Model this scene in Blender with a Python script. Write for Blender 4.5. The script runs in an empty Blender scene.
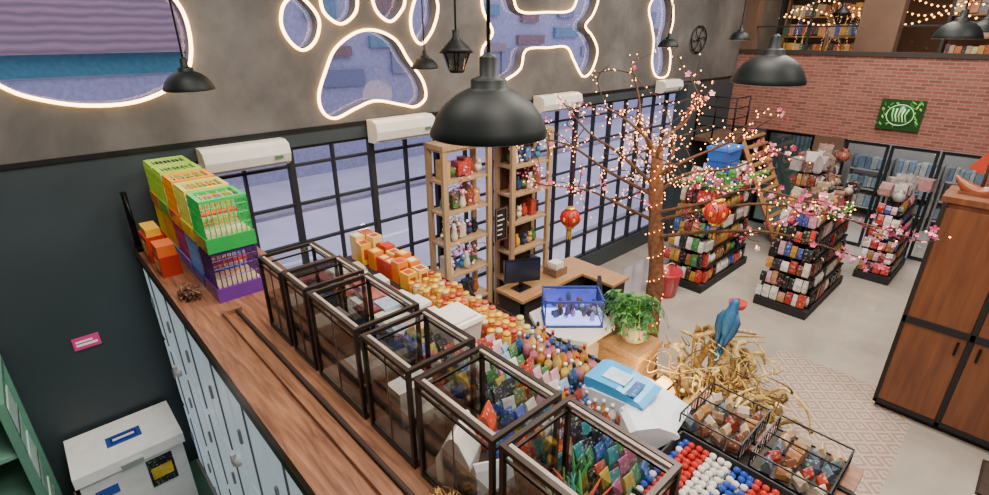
import bpy, math, random
from mathutils import Vector, Matrix
R=random.Random(7)
SC=bpy.context.scene
def lin(h):
    if isinstance(h,str):
        h=h.lstrip('#'); v=[int(h[i:i+2],16)/255 for i in (0,2,4)]
    else: v=h
    return tuple(((x/12.92) if x<=0.04045 else ((x+0.055)/1.055)**2.4) for x in v)
# ---------------------------------------------------------------- materials
MATS={}
def newmat(name):
    m=bpy.data.materials.new(name); m.use_nodes=True; nt=m.node_tree
    b=nt.nodes['Principled BSDF']; MATS[name]=m
    return m,nt,b
def N(nt,t,**k):
    n=nt.nodes.new(t)
    for a,v in k.items(): setattr(n,a,v)
    return n
def attr_mat(name,rough=.6,metal=0,var=.15,scale=9,emit=0,print_=0,spec=.5,mixf=.6):
    m,nt,b=newmat(name)
    at=N(nt,'ShaderNodeAttribute',attribute_name='Col')
    tc=N(nt,'ShaderNodeTexCoord')
    nz=N(nt,'ShaderNodeTexNoise'); nz.inputs['Scale'].default_value=scale; nz.inputs['Detail'].default_value=4
    nt.links.new(tc.outputs['Object'],nz.inputs['Vector'])
    mr=N(nt,'ShaderNodeMapRange'); mr.inputs[1].default_value=.3; mr.inputs[2].default_value=.7
    mr.inputs[3].default_value=1-var; mr.inputs[4].default_value=1+var
    nt.links.new(nz.outputs['Fac'],mr.inputs[0])
    mx=N(nt,'ShaderNodeVectorMath',operation='SCALE')
    nt.links.new(at.outputs['Color'],mx.inputs[0]); nt.links.new(mr.outputs[0],mx.inputs['Scale'])
    out=mx.outputs[0]
    if print_:
        vo=N(nt,'ShaderNodeTexVoronoi'); vo.inputs['Scale'].default_value=print_
        nt.links.new(tc.outputs['Object'],vo.inputs['Vector'])
        hs=N(nt,'ShaderNodeHueSaturation'); hs.inputs['Saturation'].default_value=.9; hs.inputs['Value'].default_value=.9
        nt.links.new(vo.outputs['Color'],hs.inputs['Color'])
        th=N(nt,'ShaderNodeMath',operation='LESS_THAN'); th.inputs[1].default_value=.34
        nt.links.new(vo.outputs['Distance'],th.inputs[0])
        ml=N(nt,'ShaderNodeMath',operation='MULTIPLY'); ml.inputs[1].default_value=mixf
        nt.links.new(th.outputs[0],ml.inputs[0])
        mc=N(nt,'ShaderNodeMix',data_type='RGBA')
        nt.links.new(ml.outputs[0],mc.inputs['Factor']); nt.links.new(out,mc.inputs['A']); nt.links.new(hs.outputs[0],mc.inputs['B'])
        h2=N(nt,'ShaderNodeHueSaturation'); h2.inputs['Saturation'].default_value=1.0; h2.inputs['Value'].default_value=.78
        nt.links.new(mc.outputs['Result'],h2.inputs['Color']); out=h2.outputs[0]
    nt.links.new(out,b.inputs['Base Color'])
    b.inputs['Roughness'].default_value=rough; b.inputs['Metallic'].default_value=metal; b.inputs['Specular IOR Level'].default_value=spec
    if emit:
        nt.links.new(at.outputs['Color'],b.inputs['Emission Color']); b.inputs['Emission Strength'].default_value=emit
    return m
attr_mat('matte',.75)
attr_mat('gloss',.25,var=.06)
attr_mat('satin',.42,var=.06)
attr_mat('lampblack',.5,var=.06,spec=.2)
attr_mat('pack',.35,print_=22,var=.25,mixf=.45)
attr_mat('pack_small',.4,print_=45,var=.25,mixf=.45)
attr_mat('metal',.4,metal=.6)
attr_mat('bark',.9,var=.5,scale=22)
attr_mat('feather',.6,var=.25,scale=40)
attr_mat('petal',.7,var=.1,emit=.05)
m=attr_mat('bulb',.5,emit=12); m.cycles.emission_sampling='NONE'
attr_mat('neon',.5,emit=14)
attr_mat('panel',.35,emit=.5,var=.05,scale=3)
attr_mat('softglow',.5,emit=2.5)
def glass(name,tint=(1,1,1),base=.05,edge=.55):
    m,nt,b=newmat(name); nt.nodes.remove(b)
    o=nt.nodes['Material Output']
    tr=N(nt,'ShaderNodeBsdfTransparent'); tr.inputs[0].default_value=(*tint,1)
    gl=N(nt,'ShaderNodeBsdfGlossy'); gl.inputs['Roughness'].default_value=.03
    lw=N(nt,'ShaderNodeLayerWeight'); lw.inputs[0].default_value=.5
    pw=N(nt,'ShaderNodeMath',operation='POWER'); pw.inputs[1].default_value=4; nt.links.new(lw.outputs['Facing'],pw.inputs[0])
    ad=N(nt,'ShaderNodeMath',operation='MULTIPLY_ADD'); ad.inputs[1].default_value=edge; ad.inputs[2].default_value=base
    nt.links.new(pw.outputs[0],ad.inputs[0])
    mx=N(nt,'ShaderNodeMixShader'); nt.links.new(ad.outputs[0],mx.inputs[0])
    nt.links.new(tr.outputs[0],mx.inputs[1]); nt.links.new(gl.outputs[0],mx.inputs[2]); nt.links.new(mx.outputs[0],o.inputs[0])
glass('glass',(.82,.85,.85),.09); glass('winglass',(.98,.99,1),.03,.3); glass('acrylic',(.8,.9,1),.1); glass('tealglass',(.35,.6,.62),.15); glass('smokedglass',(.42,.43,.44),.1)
def wood(name,c1,c2,rough=.45,axis=1,scale=3):
    m,nt,b=newmat(name)
    tc=N(nt,'ShaderNodeTexCoord'); mp=N(nt,'ShaderNodeMapping')
    sc=[14,14,14]; sc[axis]=1.2
    mp.inputs['Scale'].default_value=sc
    nt.links.new(tc.outputs['Object'],mp.inputs[0])
    nz=N(nt,'ShaderNodeTexNoise'); nz.inputs['Scale'].default_value=scale; nz.inputs['Detail'].default_value=6; nz.inputs['Distortion'].default_value=.6
    nt.links.new(mp.outputs[0],nz.inputs['Vector'])
    cr=N(nt,'ShaderNodeValToRGB'); cr.color_ramp.elements[0].position=.3; cr.color_ramp.elements[1].position=.72
    cr.color_ramp.elements[0].color=(*lin(c1),1); cr.color_ramp.elements[1].color=(*lin(c2),1)
    nt.links.new(nz.outputs['Fac'],cr.inputs[0]); nt.links.new(cr.outputs[0],b.inputs['Base Color'])
    b.inputs['Roughness'].default_value=rough
wood('wood_counter','#573524','#946448',.4); wood('wood_pine','#927450','#b89a74',.55,2)
wood('wood_cab','#5f3826','#7e4c2f',.45,2,1.0); wood('wood_desk','#9a7048','#be9464',.4,0)
def noisemat(name,stops,scale=1.2,rough=.7,detail=8,bump=.1,dist=.3):
    m,nt,b=newmat(name)
    tc=N(nt,'ShaderNodeTexCoord'); nz=N(nt,'ShaderNodeTexNoise')
    nz.inputs['Scale'].default_value=scale; nz.inputs['Detail'].default_value=detail; nz.inputs['Distortion'].default_value=dist; nz.inputs['Roughness'].default_value=.6
    nt.links.new(tc.outputs['Object'],nz.inputs['Vector'])
    cr=N(nt,'ShaderNodeValToRGB'); el=cr.color_ramp.elements
    while len(el)<len(stops): el.new(.5)
    for e,(p,c) in zip(el,stops): e.position=p; e.color=(*lin(c),1)
    nt.links.new(nz.outputs['Fac'],cr.inputs[0]); nt.links.new(cr.outputs[0],b.inputs['Base Color'])
    b.inputs['Roughness'].default_value=rough
    if bump:
        n2=N(nt,'ShaderNodeTexNoise'); n2.inputs['Scale'].default_value=scale*14
        nt.links.new(tc.outputs['Object'],n2.inputs['Vector'])
        bp=N(nt,'ShaderNodeBump'); bp.inputs['Strength'].default_value=bump; bp.inputs['Distance'].default_value=.02
        nt.links.new(n2.outputs['Fac'],bp.inputs['Height']); nt.links.new(bp.outputs[0],b.inputs['Normal'])
    return m
noisemat('concrete',[(.3,'#383636'),(.5,'#504d4b'),(.7,'#6c6866')],.8,.8)
noisemat('darkwall',[(.3,'#2b3438'),(.7,'#364146')],.8,.45,bump=.03)
noisemat('floorpol',[(.25,'#81786f'),(.5,'#9e958b'),(.75,'#b5aba0')],.7,.12,bump=.01)
noisemat('greenfloor',[(.3,'#2f4a3c'),(.7,'#4b6b57')],2,.3,bump=.02)
noisemat('asphalt',[(.3,'#b8b4be'),(.5,'#c8c4ce'),(.7,'#d6d2da')],.5,.8,bump=0)
noisemat('ceil',[(.3,'#8a8580'),(.7,'#9a958e')],1,.9,bump=0)
noisemat('plasterwarm',[(.3,'#4f3a2e'),(.7,'#654c3c')],1,.9,bump=.05)
m,nt,b=newmat('brick')
tc=N(nt,'ShaderNodeTexCoord'); sx=N(nt,'ShaderNodeSeparateXYZ'); cx=N(nt,'ShaderNodeCombineXYZ')
nt.links.new(tc.outputs['Object'],sx.inputs[0]); nt.links.new(sx.outputs['Y'],cx.inputs['X']); nt.links.new(sx.outputs['Z'],cx.inputs['Y'])
bt=N(nt,'ShaderNodeTexBrick'); nt.links.new(cx.outputs[0],bt.inputs['Vector'])
bt.inputs['Color1'].default_value=(*lin('#8e5448'),1); bt.inputs['Color2'].default_value=(*lin('#6e3d35'),1); bt.inputs['Mortar'].default_value=(*lin('#886c62'),1)
bt.inputs['Scale'].default_value=1; bt.inputs['Brick Width'].default_value=.2; bt.inputs['Row Height'].default_value=.062; bt.inputs['Mortar Size'].default_value=.008
nt.links.new(bt.outputs['Color'],b.inputs['Base Color']); b.inputs['Roughness'].default_value=.85
m,nt,b=newmat('roof_tiles')
tc=N(nt,'ShaderNodeTexCoord'); wv=N(nt,'ShaderNodeTexWave'); wv.bands_direction='Z'; wv.inputs['Scale'].default_value=1.6; wv.inputs['Distortion'].default_value=2.4
nt.links.new(tc.outputs['Object'],wv.inputs['Vector']); cr=N(nt,'ShaderNodeValToRGB')
cr.color_ramp.elements[0].color=(*lin('#5e464e'),1); cr.color_ramp.elements[1].color=(*lin('#86666e'),1)
nt.links.new(wv.outputs['Fac'],cr.inputs[0]); nt.links.new(cr.outputs[0],b.inputs['Base Color'])
m,nt,b=newmat('pattern_tiles')
tc=N(nt,'ShaderNodeTexCoord'); mp=N(nt,'ShaderNodeMapping'); mp.inputs['Scale'].default_value=(4,4,4)
nt.links.new(tc.outputs['Object'],mp.inputs[0])
vf=N(nt,'ShaderNodeVectorMath',operation='FRACTION'); nt.links.new(mp.outputs[0],vf.inputs[0])
vs=N(nt,'ShaderNodeVectorMath',operation='SUBTRACT'); vs.inputs[1].default_value=(.5,.5,.5); nt.links.new(vf.outputs[0],vs.inputs[0])
s2=N(nt,'ShaderNodeSeparateXYZ'); nt.links.new(vs.outputs[0],s2.inputs[0])
ax=N(nt,'ShaderNodeMath',operation='ABSOLUTE'); ay=N(nt,'ShaderNodeMath',operation='ABSOLUTE')
nt.links.new(s2.outputs[0],ax.inputs[0]); nt.links.new(s2.outputs[1],ay.inputs[0])
sm=N(nt,'ShaderNodeMath',operation='ADD'); nt.links.new(ax.outputs[0],sm.inputs[0]); nt.links.new(ay.outputs[0],sm.inputs[1])
si=N(nt,'ShaderNodeMath',operation='MULTIPLY'); si.inputs[1].default_value=3; nt.links.new(sm.outputs[0],si.inputs[0])
fr=N(nt,'ShaderNodeMath',operation='FRACT'); nt.links.new(si.outputs[0],fr.inputs[0])
cr=N(nt,'ShaderNodeValToRGB'); cr.color_ramp.interpolation='CONSTANT'
e=cr.color_ramp.elements; e[0].color=(*lin('#9c877a'),1); e[1].position=.33; e[1].color=(*lin('#ada094'),1); e2=e.new(.78); e2.color=(*lin('#8c766a'),1)
nt.links.new(fr.outputs[0],cr.inputs[0]); nt.links.new(cr.outputs[0],b.inputs['Base Color']); b.inputs['Roughness'].default_value=.2
# ---------------------------------------------------------------- mesh builder
class MB:
    def __init__(s): s.v=[];s.f=[];s.c=[];s.m=[];s.sm=[];s.names=[]
    def mi(s,n):
        if n not in s.names: s.names.append(n)
        return s.names.index(n)
    def add(s,vs,fs,col,mat,smooth=False):
        o=len(s.v); s.v+= [tuple(p) for p in vs]; k=s.mi(mat); c=lin(col)
        for f in fs: s.f.append([i+o for i in f]); s.c.append(c); s.m.append(k); s.sm.append(smooth)
    def box(s,c,d,col='#888888',mat='matte',rz=0,taper=1,M=None):
        hx,hy,hz=d[0]/2,d[1]/2,d[2]/2; vs=[]
        for z in (-1,1):
            t=1 if z<0 else taper
            for x,y in ((-1,-1),(1,-1),(1,1),(-1,1)): vs.append(Vector((x*hx*t,y*hy*t,z*hz)))
        if M is None: M=Matrix.Rotation(rz,3,'Z')
        vs=[M@p+Vector(c) for p in vs]
        s.add(vs,[(0,3,2,1),(4,5,6,7),(0,1,5,4),(1,2,6,5),(2,3,7,6),(3,0,4,7)],col,mat)
    def b2(s,a,b,col='#888888',mat='matte'):
        s.box([(a[i]+b[i])/2 for i in range(3)],[abs(b[i]-a[i]) for i in range(3)],col,mat)
    def panes(s,a,b,mat='glass'):
        x0,y0,z0=a;x1,y1,z1=b
        for q in (((x0,y0),(x1,y0)),((x1,y0),(x1,y1)),((x1,y1),(x0,y1)),((x0,y1),(x0,y0))):
            s.add([(q[0][0],q[0][1],z0),(q[1][0],q[1][1],z0),(q[1][0],q[1][1],z1),(q[0][0],q[0][1],z1)],[(0,1,2,3)],'#ffffff',mat)
    def bag(s,c,d,col,mat='pack',rz=0,M=None):
        w,t,h=d; vs=[]
        for z,fw,ft in ((0,.9,.6),(.12,1,.95),(.55,.97,1),(.9,.93,.35),(1,1,.06)):
            for x,y in ((-1,-1),(1,-1),(1,1),(-1,1)): vs.append(Vector((x*w/2*fw,y*t/2*ft,z*h)))
        if M is None: M=Matrix.Rotation(rz,3,'Z')
        vs=[M@p+Vector(c) for p in vs]; fs=[(0,3,2,1)]
        for k in range(4):
            for j in range(4): a=k*4+j;b_=k*4+(j+1)%4; fs.append((a,b_,b_+4,a+4))
        fs.append((16,17,18,19)); s.add(vs,fs,col,mat)
    def lathe(s,c,prof,col,mat='gloss',n=14,smooth=True,M=None,cap=True):
        vs=[];fs=[]
        for r,z in prof:
            for j in range(n):
                a=2*math.pi*j/n; p=Vector((r*math.cos(a),r*math.sin(a),z))
                if M is not None: p=M@p
                vs.append(p+Vector(c))
        for k in range(len(prof)-1):
            for j in range(n): a=k*n+j;b_=k*n+(j+1)%n; fs.append((a,b_,b_+n,a+n))
        if cap: fs.append(tuple(range(n-1,-1,-1))); fs.append(tuple((len(prof)-1)*n+j for j in range(n)))
        s.add(vs,fs,col,mat,smooth)
    def ball(s,c,r,col,mat='matte',n=8,M=None):
        if not isinstance(r,(tuple,list)): r=(r,r,r)
        vs=[];fs=[];k=max(3,n//2)
        for i in range(k+1):
            ph=math.pi*i/k
            for j in range(n):
                a=2*math.pi*j/n; rr=math.sin(ph) if 0<i<k else .02
                p=Vector((r[0]*rr*math.cos(a),r[1]*rr*math.sin(a),-r[2]*math.cos(ph)))
                if M is not None: p=M@p
                vs.append(p+Vector(c))
        for i in range(k):
            for j in range(n): a=i*n+j;b_=i*n+(j+1)%n; fs.append((a,b_,b_+n,a+n))
        s.add(vs,fs,col,mat,True)
    def octa(s,c,r,col,mat):
        x,y,z=c
        s.add([(x+r,y,z),(x-r,y,z),(x,y+r,z),(x,y-r,z),(x,y,z+r),(x,y,z-r)],[(0,2,4),(2,1,4),(1,3,4),(3,0,4),(2,0,5),(1,2,5),(3,1,5),(0,3,5)],col,mat,True)
    def tube(s,pts,rad,col,mat='matte',n=6,ell=None,smooth=True,closed=False):
        P=[Vector(p) for p in pts]
        if not isinstance(rad,(list,tuple)): rad=[rad]*len(P)
        vs=[];fs=[];up=None;L=len(P)
        for i,p in enumerate(P):
            if closed: t=(P[(i+1)%L]-P[i-1]).normalized()
            else: t=(P[min(i+1,L-1)]-P[max(i-1,0)]).normalized()
            if up is None:
                up=Vector((0,0,1)) if abs(t.z)<.9 else Vector((1,0,0))
            x=t.cross(up).normalized(); up=x.cross(t).normalized()
            for j in range(n):
                a=2*math.pi*j/n; e=ell or (1,1)
                vs.append(p+(x*math.cos(a)*e[0]+up*math.sin(a)*e[1])*rad[i])
        for k in range(L if closed else L-1):
            for j in range(n):
                a=k*n+j;b_=k*n+(j+1)%n;k2=((k+1)%L)*n
                fs.append((a,b_,k2+(j+1)%n,k2+j))
        if not closed: fs.append(tuple(range(n-1,-1,-1))); fs.append(tuple((L-1)*n+j for j in range(n)))
        s.add(vs,fs,col,mat,smooth)
    def bar(s,a,b,w,col,mat='metal'): s.tube([a,b],w,col,mat,4,smooth=False)
    def frame(s,a,b,w,col,mat='metal'):
        x0,y0,z0=a;x1,y1,z1=b
        for z in (z0,z1):
            for y in (y0,y1): s.b2((x0-w/2,y-w/2,z-w/2),(x1+w/2,y+w/2,z+w/2),col,mat)
            for x in (x0,x1): s.b2((x-w/2,y0+w/2,z-w/2),(x+w/2,y1-w/2,z+w/2),col,mat)
        for x in (x0,x1):
            for y in (y0,y1): s.b2((x-w/2,y-w/2,z0+w/2),(x+w/2,y+w/2,z1-w/2),col,mat)
    def build(s,name,origin=None,parent=None):
        me=bpy.data.meshes.new(name)
        if origin is None:
            xs=[p[0] for p in s.v];ys=[p[1] for p in s.v];zs=[p[2] for p in s.v]
            origin=((min(xs)+max(xs))/2,(min(ys)+max(ys))/2,min(zs))
        me.from_pydata([(p[0]-origin[0],p[1]-origin[1],p[2]-origin[2]) for p in s.v],[],s.f)
        for n in s.names: me.materials.append(MATS[n])
        ca=me.color_attributes.new('Col','FLOAT_COLOR','CORNER')
        d=[]
        for f,c in zip(s.f,s.c): d+= [c[0],c[1],c[2],1.0]*len(f)
        ca.data.foreach_set('color',d)
        me.polygons.foreach_set('material_index',s.m); me.polygons.foreach_set('use_smooth',s.sm)
        me.update()
        o=bpy.data.objects.new(name,me); o.location=origin; bpy.context.collection.objects.link(o)
        if parent: o.parent=parent
        return o
def cat(pts,k=5):
    P=[Vector(p) for p in pts]; out=[]
    for i in range(len(P)-1):
        p0=P[max(i-1,0)];p1=P[i];p2=P[i+1];p3=P[min(i+2,len(P)-1)]
        for j in range(k):
            t=j/k
            out.append(.5*((2*p1)+(p2-p0)*t+(2*p0-5*p1+4*p2-p3)*t*t+(3*p1-p0-3*p2+p3)*t**3))
    out.append(P[-1]); return out
def simple(name,a,b,mat,col='#888888'):
    m=MB(); m.b2(a,b,col,mat); return m.build(name,origin=(0,0,0))
BLK='#15151a'
# ---------------------------------------------------------------- shell
simple('floor',(-3,-3,-.1),(16.5,5.4,0),'floorpol')
simple('floor_back_area',(-3,1,0),(.5,5.2,.006),'greenfloor')
simple('ceiling',(-3.1,-3.1,7),(16.6,5.5,7.1),'ceil')
simple('wall_front',(-3,-3.1,0),(16.5,-3,7),'concrete')
simple('wall_left',(-3.1,-3,0),(-3,5.3,7),'concrete')
simple('wall_far_upper',(16.3,-3,0),(16.4,5.3,7),'plasterwarm')
m=MB()
m.b2((-3,5.2,0),(1.08,5.35,3.28),'#888888','darkwall')
m.b2((1.08,5.2,0),(10.2,5.35,.35),'#888888','darkwall')
m.b2((1.08,5.2,3.12),(10.2,5.35,3.28),'#888888','darkwall')
m.b2((10.2,5.2,0),(16.3,5.35,3.28),'#888888','darkwall')
m.build('wall_window_side_lower',origin=(0,0,0))
simple('structural_column',(9.75,4.95,0),(10.2,5.19,3.28),'darkwall')
m=MB(); m.b2((-3,5.185,3.26),(12.4,5.2,3.30),'#2a2a2c','metal'); m.build('trim_wall_ledge',origin=(0,0,0))
holes={
'oval':[(.02,3.85),(.21,3.74),(.5,3.67),(.84,3.68),(1.17,3.82),(1.29,4.02),(1.31,4.30),(1.23,4.5),(1.0,4.8),(.5,5.0),(0,4.95),(-.3,4.6),(-.25,4.15)],
'toe1':[(2.16,4.44),(2.11,4.27),(2.17,4.12),(2.29,4.04),(2.43,4.13),(2.49,4.31),(2.40,4.46),(2.29,4.52)],
'toe2':[(2.53,4.49),(2.57,4.36),(2.72,4.28),(2.88,4.37),(2.93,4.51),(2.9,4.75),(2.72,4.85),(2.56,4.72)],
'toe3':[(3.11,4.51),(3.17,4.38),(3.31,4.31),(3.45,4.41),(3.51,4.53),(3.48,4.8),(3.3,4.88),(3.13,4.72)],
'toe4':[(3.64,4.53),(3.57,4.33),(3.6,4.16),(3.71,4.08),(3.87,4.23),(3.96,4.46),(3.9,4.62),(3.75,4.67)],
'pad':[(2.39,3.61),(2.41,3.44),(2.54,3.36),(2.79,3.44),(3.04,3.50),(3.37,3.43),(3.57,3.39),(3.72,3.48),(3.69,3.68),(3.51,3.91),(3.36,4.12),(3.12,4.22),(2.88,4.20),(2.63,4.05),(2.5,3.85)],
'bone':[(5.12,3.63),(5.35,3.75),(5.45,3.98),(5.9,4.0),(6.31,4.0),(6.5,3.81),(6.74,3.57),(6.96,3.64),(7.08,3.92),(6.93,4.14),(6.73,4.29),(6.9,4.45),(7.0,4.68),(6.8,4.86),(6.55,4.76),(6.38,4.5),(5.85,4.46),(5.3,4.46),(5.15,4.7),(4.9,4.85),(4.66,4.72),(4.66,4.45),(4.82,4.2),(4.64,4.0),(4.68,3.75),(4.9,3.6)],
'bone2':[(8.45,4.6),(8.6,4.3),(8.72,4.05),(8.74,3.7),(8.91,3.47),(9.2,3.42),(9.37,3.51),(9.36,3.8),(9.23,4.07),(9.3,4.4),(9.15,4.75),(8.75,4.85)]}
cu=bpy.data.curves.new('w','CURVE'); cu.dimensions='2D'; cu.fill_mode='BOTH'; cu.extrude=.075
def spl(cu,pts,h,z=0):
    sp=cu.splines.new('BEZIER'); sp.bezier_points.add(len(pts)-1); sp.use_cyclic_u=True
    for b_,p in zip(sp.bezier_points,pts): b_.co=(p[0],p[1],z); b_.handle_left_type=b_.handle_right_type=h
    sp.resolution_u=6
spl(cu,[(-3,3.28),(16.3,3.28),(16.3,7),(-3,7)],'VECTOR')
for k,p in holes.items(): spl(cu,p,'AUTO')
co=bpy.data.objects.new('w',cu); bpy.context.collection.objects.link(co)
co.matrix_world=Matrix.Translation((0,5.275,0))@Matrix.Rotation(math.pi/2,4,'X')
bpy.context.view_layer.update()
me=bpy.data.meshes.new_from_object(co.evaluated_get(bpy.context.evaluated_depsgraph_get()))
me.transform(co.matrix_world); bpy.data.objects.remove(co)
me.materials.clear(); me.materials.append(MATS['concrete'])
wo=bpy.data.objects.new('wall_window_side_upper',me); bpy.context.collection.objects.link(wo)
m=MB()
for k,p in holes.items():
    q=[(x,5.185,z) for x,z in p]; P=cat([q[-1]]+q+[q[0],q[1]],5)[5:-5]
    m.tube(P[:-1],.015,'#ffca80','neon',6,closed=True)
m.build('neon_paw_and_bone_sign')
m=MB()
for k,p in holes.items():
    xs=[a[0] for a in p];zs=[a[1] for a in p]
    a,b_,c_,d_=min(xs)-.02,max(xs)+.02,min(zs)-.02,max(zs)+.02
    m.add([(a,5.30,c_),(b_,5.30,c_),(b_,5.30,d_),(a,5.30,d_)],[(0,1,2,3)],'#ffffff','winglass')
m.build('window_2')
m=MB(); g=MB()
xs=[1.08+ i*.47 for i in range(20)]
for i,x in enumerate(xs):
    w=.06 if i%2==0 else .022
    m.b2((x-w/2,5.22,.35),(x+w/2,5.29,3.12),'#17181c','matte')
for z in (.37,.8,1.22,1.64,2.06,2.5,2.92,3.1): m.b2((1.08,5.23,z-.014),(10.2,5.28,z+.014),'#17181c','matte')
g.add([(1.08,5.25,.35),(10.2,5.25,.35),(10.2,5.25,3.12),(1.08,5.25,3.12)],[(0,1,2,3)],'#ffffff','winglass')
fo=m.build('window_1',origin=(5,5.25,.35)); go=g.build('glass',origin=(5,5.25,.35)); go.parent=fo; go.location=(0,0,0)
m=MB(); X=12.4
m.b2((X,-3,2.2),(X+.2,5.2,3.8),'#888888','brick')
m.b2((X,-3,0),(X+.2,.45,2.2),'#888888','brick')
m.b2((X,2.75,0),(X+.2,3.3,2.2),'#888888','plasterwarm'); m.b2((X,4.3,0),(X+.2,5.2,2.2),'#888888','darkwall')
m.build('wall_brick',origin=(0,0,0))
m=MB(); m.b2((X,2.38,3.8),(X+.35,3.02,7),'#6a4a38','plasterwarm'); m.b2((X,4.95,3.8),(X+.3,5.2,7),'#6a4a38','plasterwarm'); m.b2((X,-3,5.9),(X+.3,5.2,7),'#6a4a38','plasterwarm'); m.build('wall_mezzanine_front',origin=(0,0,0))
m=MB(); m.b2((X-.03,-3,3.78),(X+.25,5.2,3.86),'#2b221e','matte'); m.build('trim_mezzanine',origin=(0,0,0))
simple('floor_mezzanine',(X+.2,-3,3.5),(16.3,5.2,3.6),'floorpol')
m=MB()
for y in (-2.2,-1.2,-.2,.8,1.7,3.9): m.b2((X+.08,y-.02,3.86),(X+.13,y+.02,5.9),'#17181c','matte')
m.b2((X+.08,-3,4.3),(X+.13,4.95,4.33),'#17181c','matte')
m.add([(X+.1,-3,3.86),(X+.1,4.95,3.86),(X+.1,4.95,5.9),(X+.1,-3,5.9)],[(0,1,2,3)],'#ffffff','winglass')
m.build('window_3',origin=(0,0,0))
m=MB()
for (y0,y1) in ((.45,1.2),(1.2,1.98),(1.98,2.75)):
    m.frame((X+.1,y0+.04,.04),(X+.1+.001,y1-.04,2.14),.05,'#30343a','metal')
    m.add([(X+.1,y0,.06),(X+.1,y1,.06),(X+.1,y1,2.12),(X+.1,y0,2.12)],[(0,1,2,3)],'#ffffff','winglass')
    m.b2((X+.06,y1-.12,.9),(X+.08,y1-.1,1.3),'#9a9a9a','metal')
m.build('door_1',origin=(0,0,0))
m=MB(); m.frame((X+.1,3.34,.04),(X+.101,4.26,2.16),.06,BLK,'metal'); m.add([(X+.1,3.36,.06),(X+.1,4.24,.06),(X+.1,4.24,2.14),(X+.1,3.36,2.14)],[(0,1,2,3)],'#ffffff','tealglass'); m.build('door_2',origin=(0,0,0))
PAL=['#c9b48c','#a8532b','#2c4fa5','#d7a33a','#c98a70','#3c6c4a','#222226','#d8c8a0','#a8532b','#5d3b46','#c06e28','#7f8598','#b9a286']
m=MB()
for y0 in (-2.6,-1.4,-.2,1.0,3.1,4.1):
    m.b2((14.4,y0,3.6),(14.8,y0+.95,3.65),'#6a4b28')
    for k in range(5):
        z=3.7+k*.42; m.b2((14.4,y0,z-.03),(14.8,y0+.95,z),'#8a6b3a')
        y=y0+.04
        while y<y0+.85:
            w=R.uniform(.06,.16); m.box((14.5,y+w/2,z+R.uniform(.12,.15)),(.2,w*.92,R.uniform(.2,.3)),R.choice(PAL),'pack_small'); y+=w
    for s_ in (y0,y0+.95): m.b2((14.4,s_-.02,3.6),(14.8,s_+.02,5.8),'#7b5b3a')
m.build('mezzanine_goods_shelving')
for j in range(3):
    m=MB()
    P=[(13.0+.35*j,-2.8+k*.1,4.45+.16*j+.09*math.sin(k*.45+j)) for k in range(76)]
    m.tube(P,.006,'#3a2a1a','matte',4)
    for p in P[::1]: m.octa((p[0],p[1],p[2]-.02),.02,'#ffae55','bulb')
    m.tube([P[0],(P[0][0],P[0][1],3.6)],.01,'#3a2a1a'); m.tube([P[-1],(P[-1][0],P[-1][1],3.6)],.01,'#3a2a1a')
    m.build('mezzanine_string_lights')
m=MB()
for y0 in (.4,1.3,2.2):
    for k in range(3):
        z=.3+k*.45; m.b2((14.6,y0,z-.03),(15,y0+.8,z),'#c9c9c9','metal')
        y=y0+.03
        while y<y0+.72:
            w=R.uniform(.07,.17); m.box((14.75,y+w/2,z+.15),(.25,w*.9,R.uniform(.2,.32)),R.choice(['#7f95a8','#a8a8a4','#8aa0a5','#6a7c8c','#b9b9b6']),'pack_small'); y+=w
    for s_ in (y0,y0+.8): m.b2((14.6,s_-.02,0),(15,s_+.02,1.5),'#9a9a9a','metal')
m.build('back_room_shelving')
simple('wall_back_room',(15.2,-3,0),(15.3,5.2,3.5),'ceil')
# outside
simple('street_ground',(-30,5.36,-.2),(60,60,-.12),'asphalt')
m=MB()
m.b2((-14,16,-.12),(60,24,3.2),'#a0a2b8','matte')
m.b2((-14,15.9,3.25),(6.5,16,3.75),'#44828c','matte')
m.add([(-14,15.6,3.75),(6.5,15.6,3.75),(6.5,20,7),(-14,20,7)],[(0,1,2,3)],'#888888','roof_tiles')
for i in range(16):
    x=7.5+i*2.6; m.b2((x,15.9,2.6+.3*(i%3)),(x+1.5,16,3.1+.5*(i%2)),'#80869c','gloss')
m.b2((6.5,16,3.2),(60,24,6.2),'#a6a6be','matte')
for i in range(12):
    m.b2((7+i*2.3,15.85,3.5+.25*(i%3)),(8.6+i*2.3,16,3.8+.3*(i%3)),['#8a706c','#6d90a2','#8286a6','#9c8c8c'][i%4],'matte')
    m.b2((7.2+i*2.3,15.85,4.6+.2*(i%2)),(8.2+i*2.3,16,5.2),['#6d90a2','#8a706c','#7c80a0'][i%3],'matte')
m.build('opposite_building')
m=MB()
for i in range(24): m.b2((-8+i*2.2,9.6,-.119),(-6.9+i*2.2,9.75,-.115),'#f0f0f4','matte')
m.b2((-20,6.6,-.12),(60,6.75,-.04),'#98949c','matte'); m.b2((-20,12.6,-.12),(60,13,-.02),'#98949c','matte')
m.build('road_markings')
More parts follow.
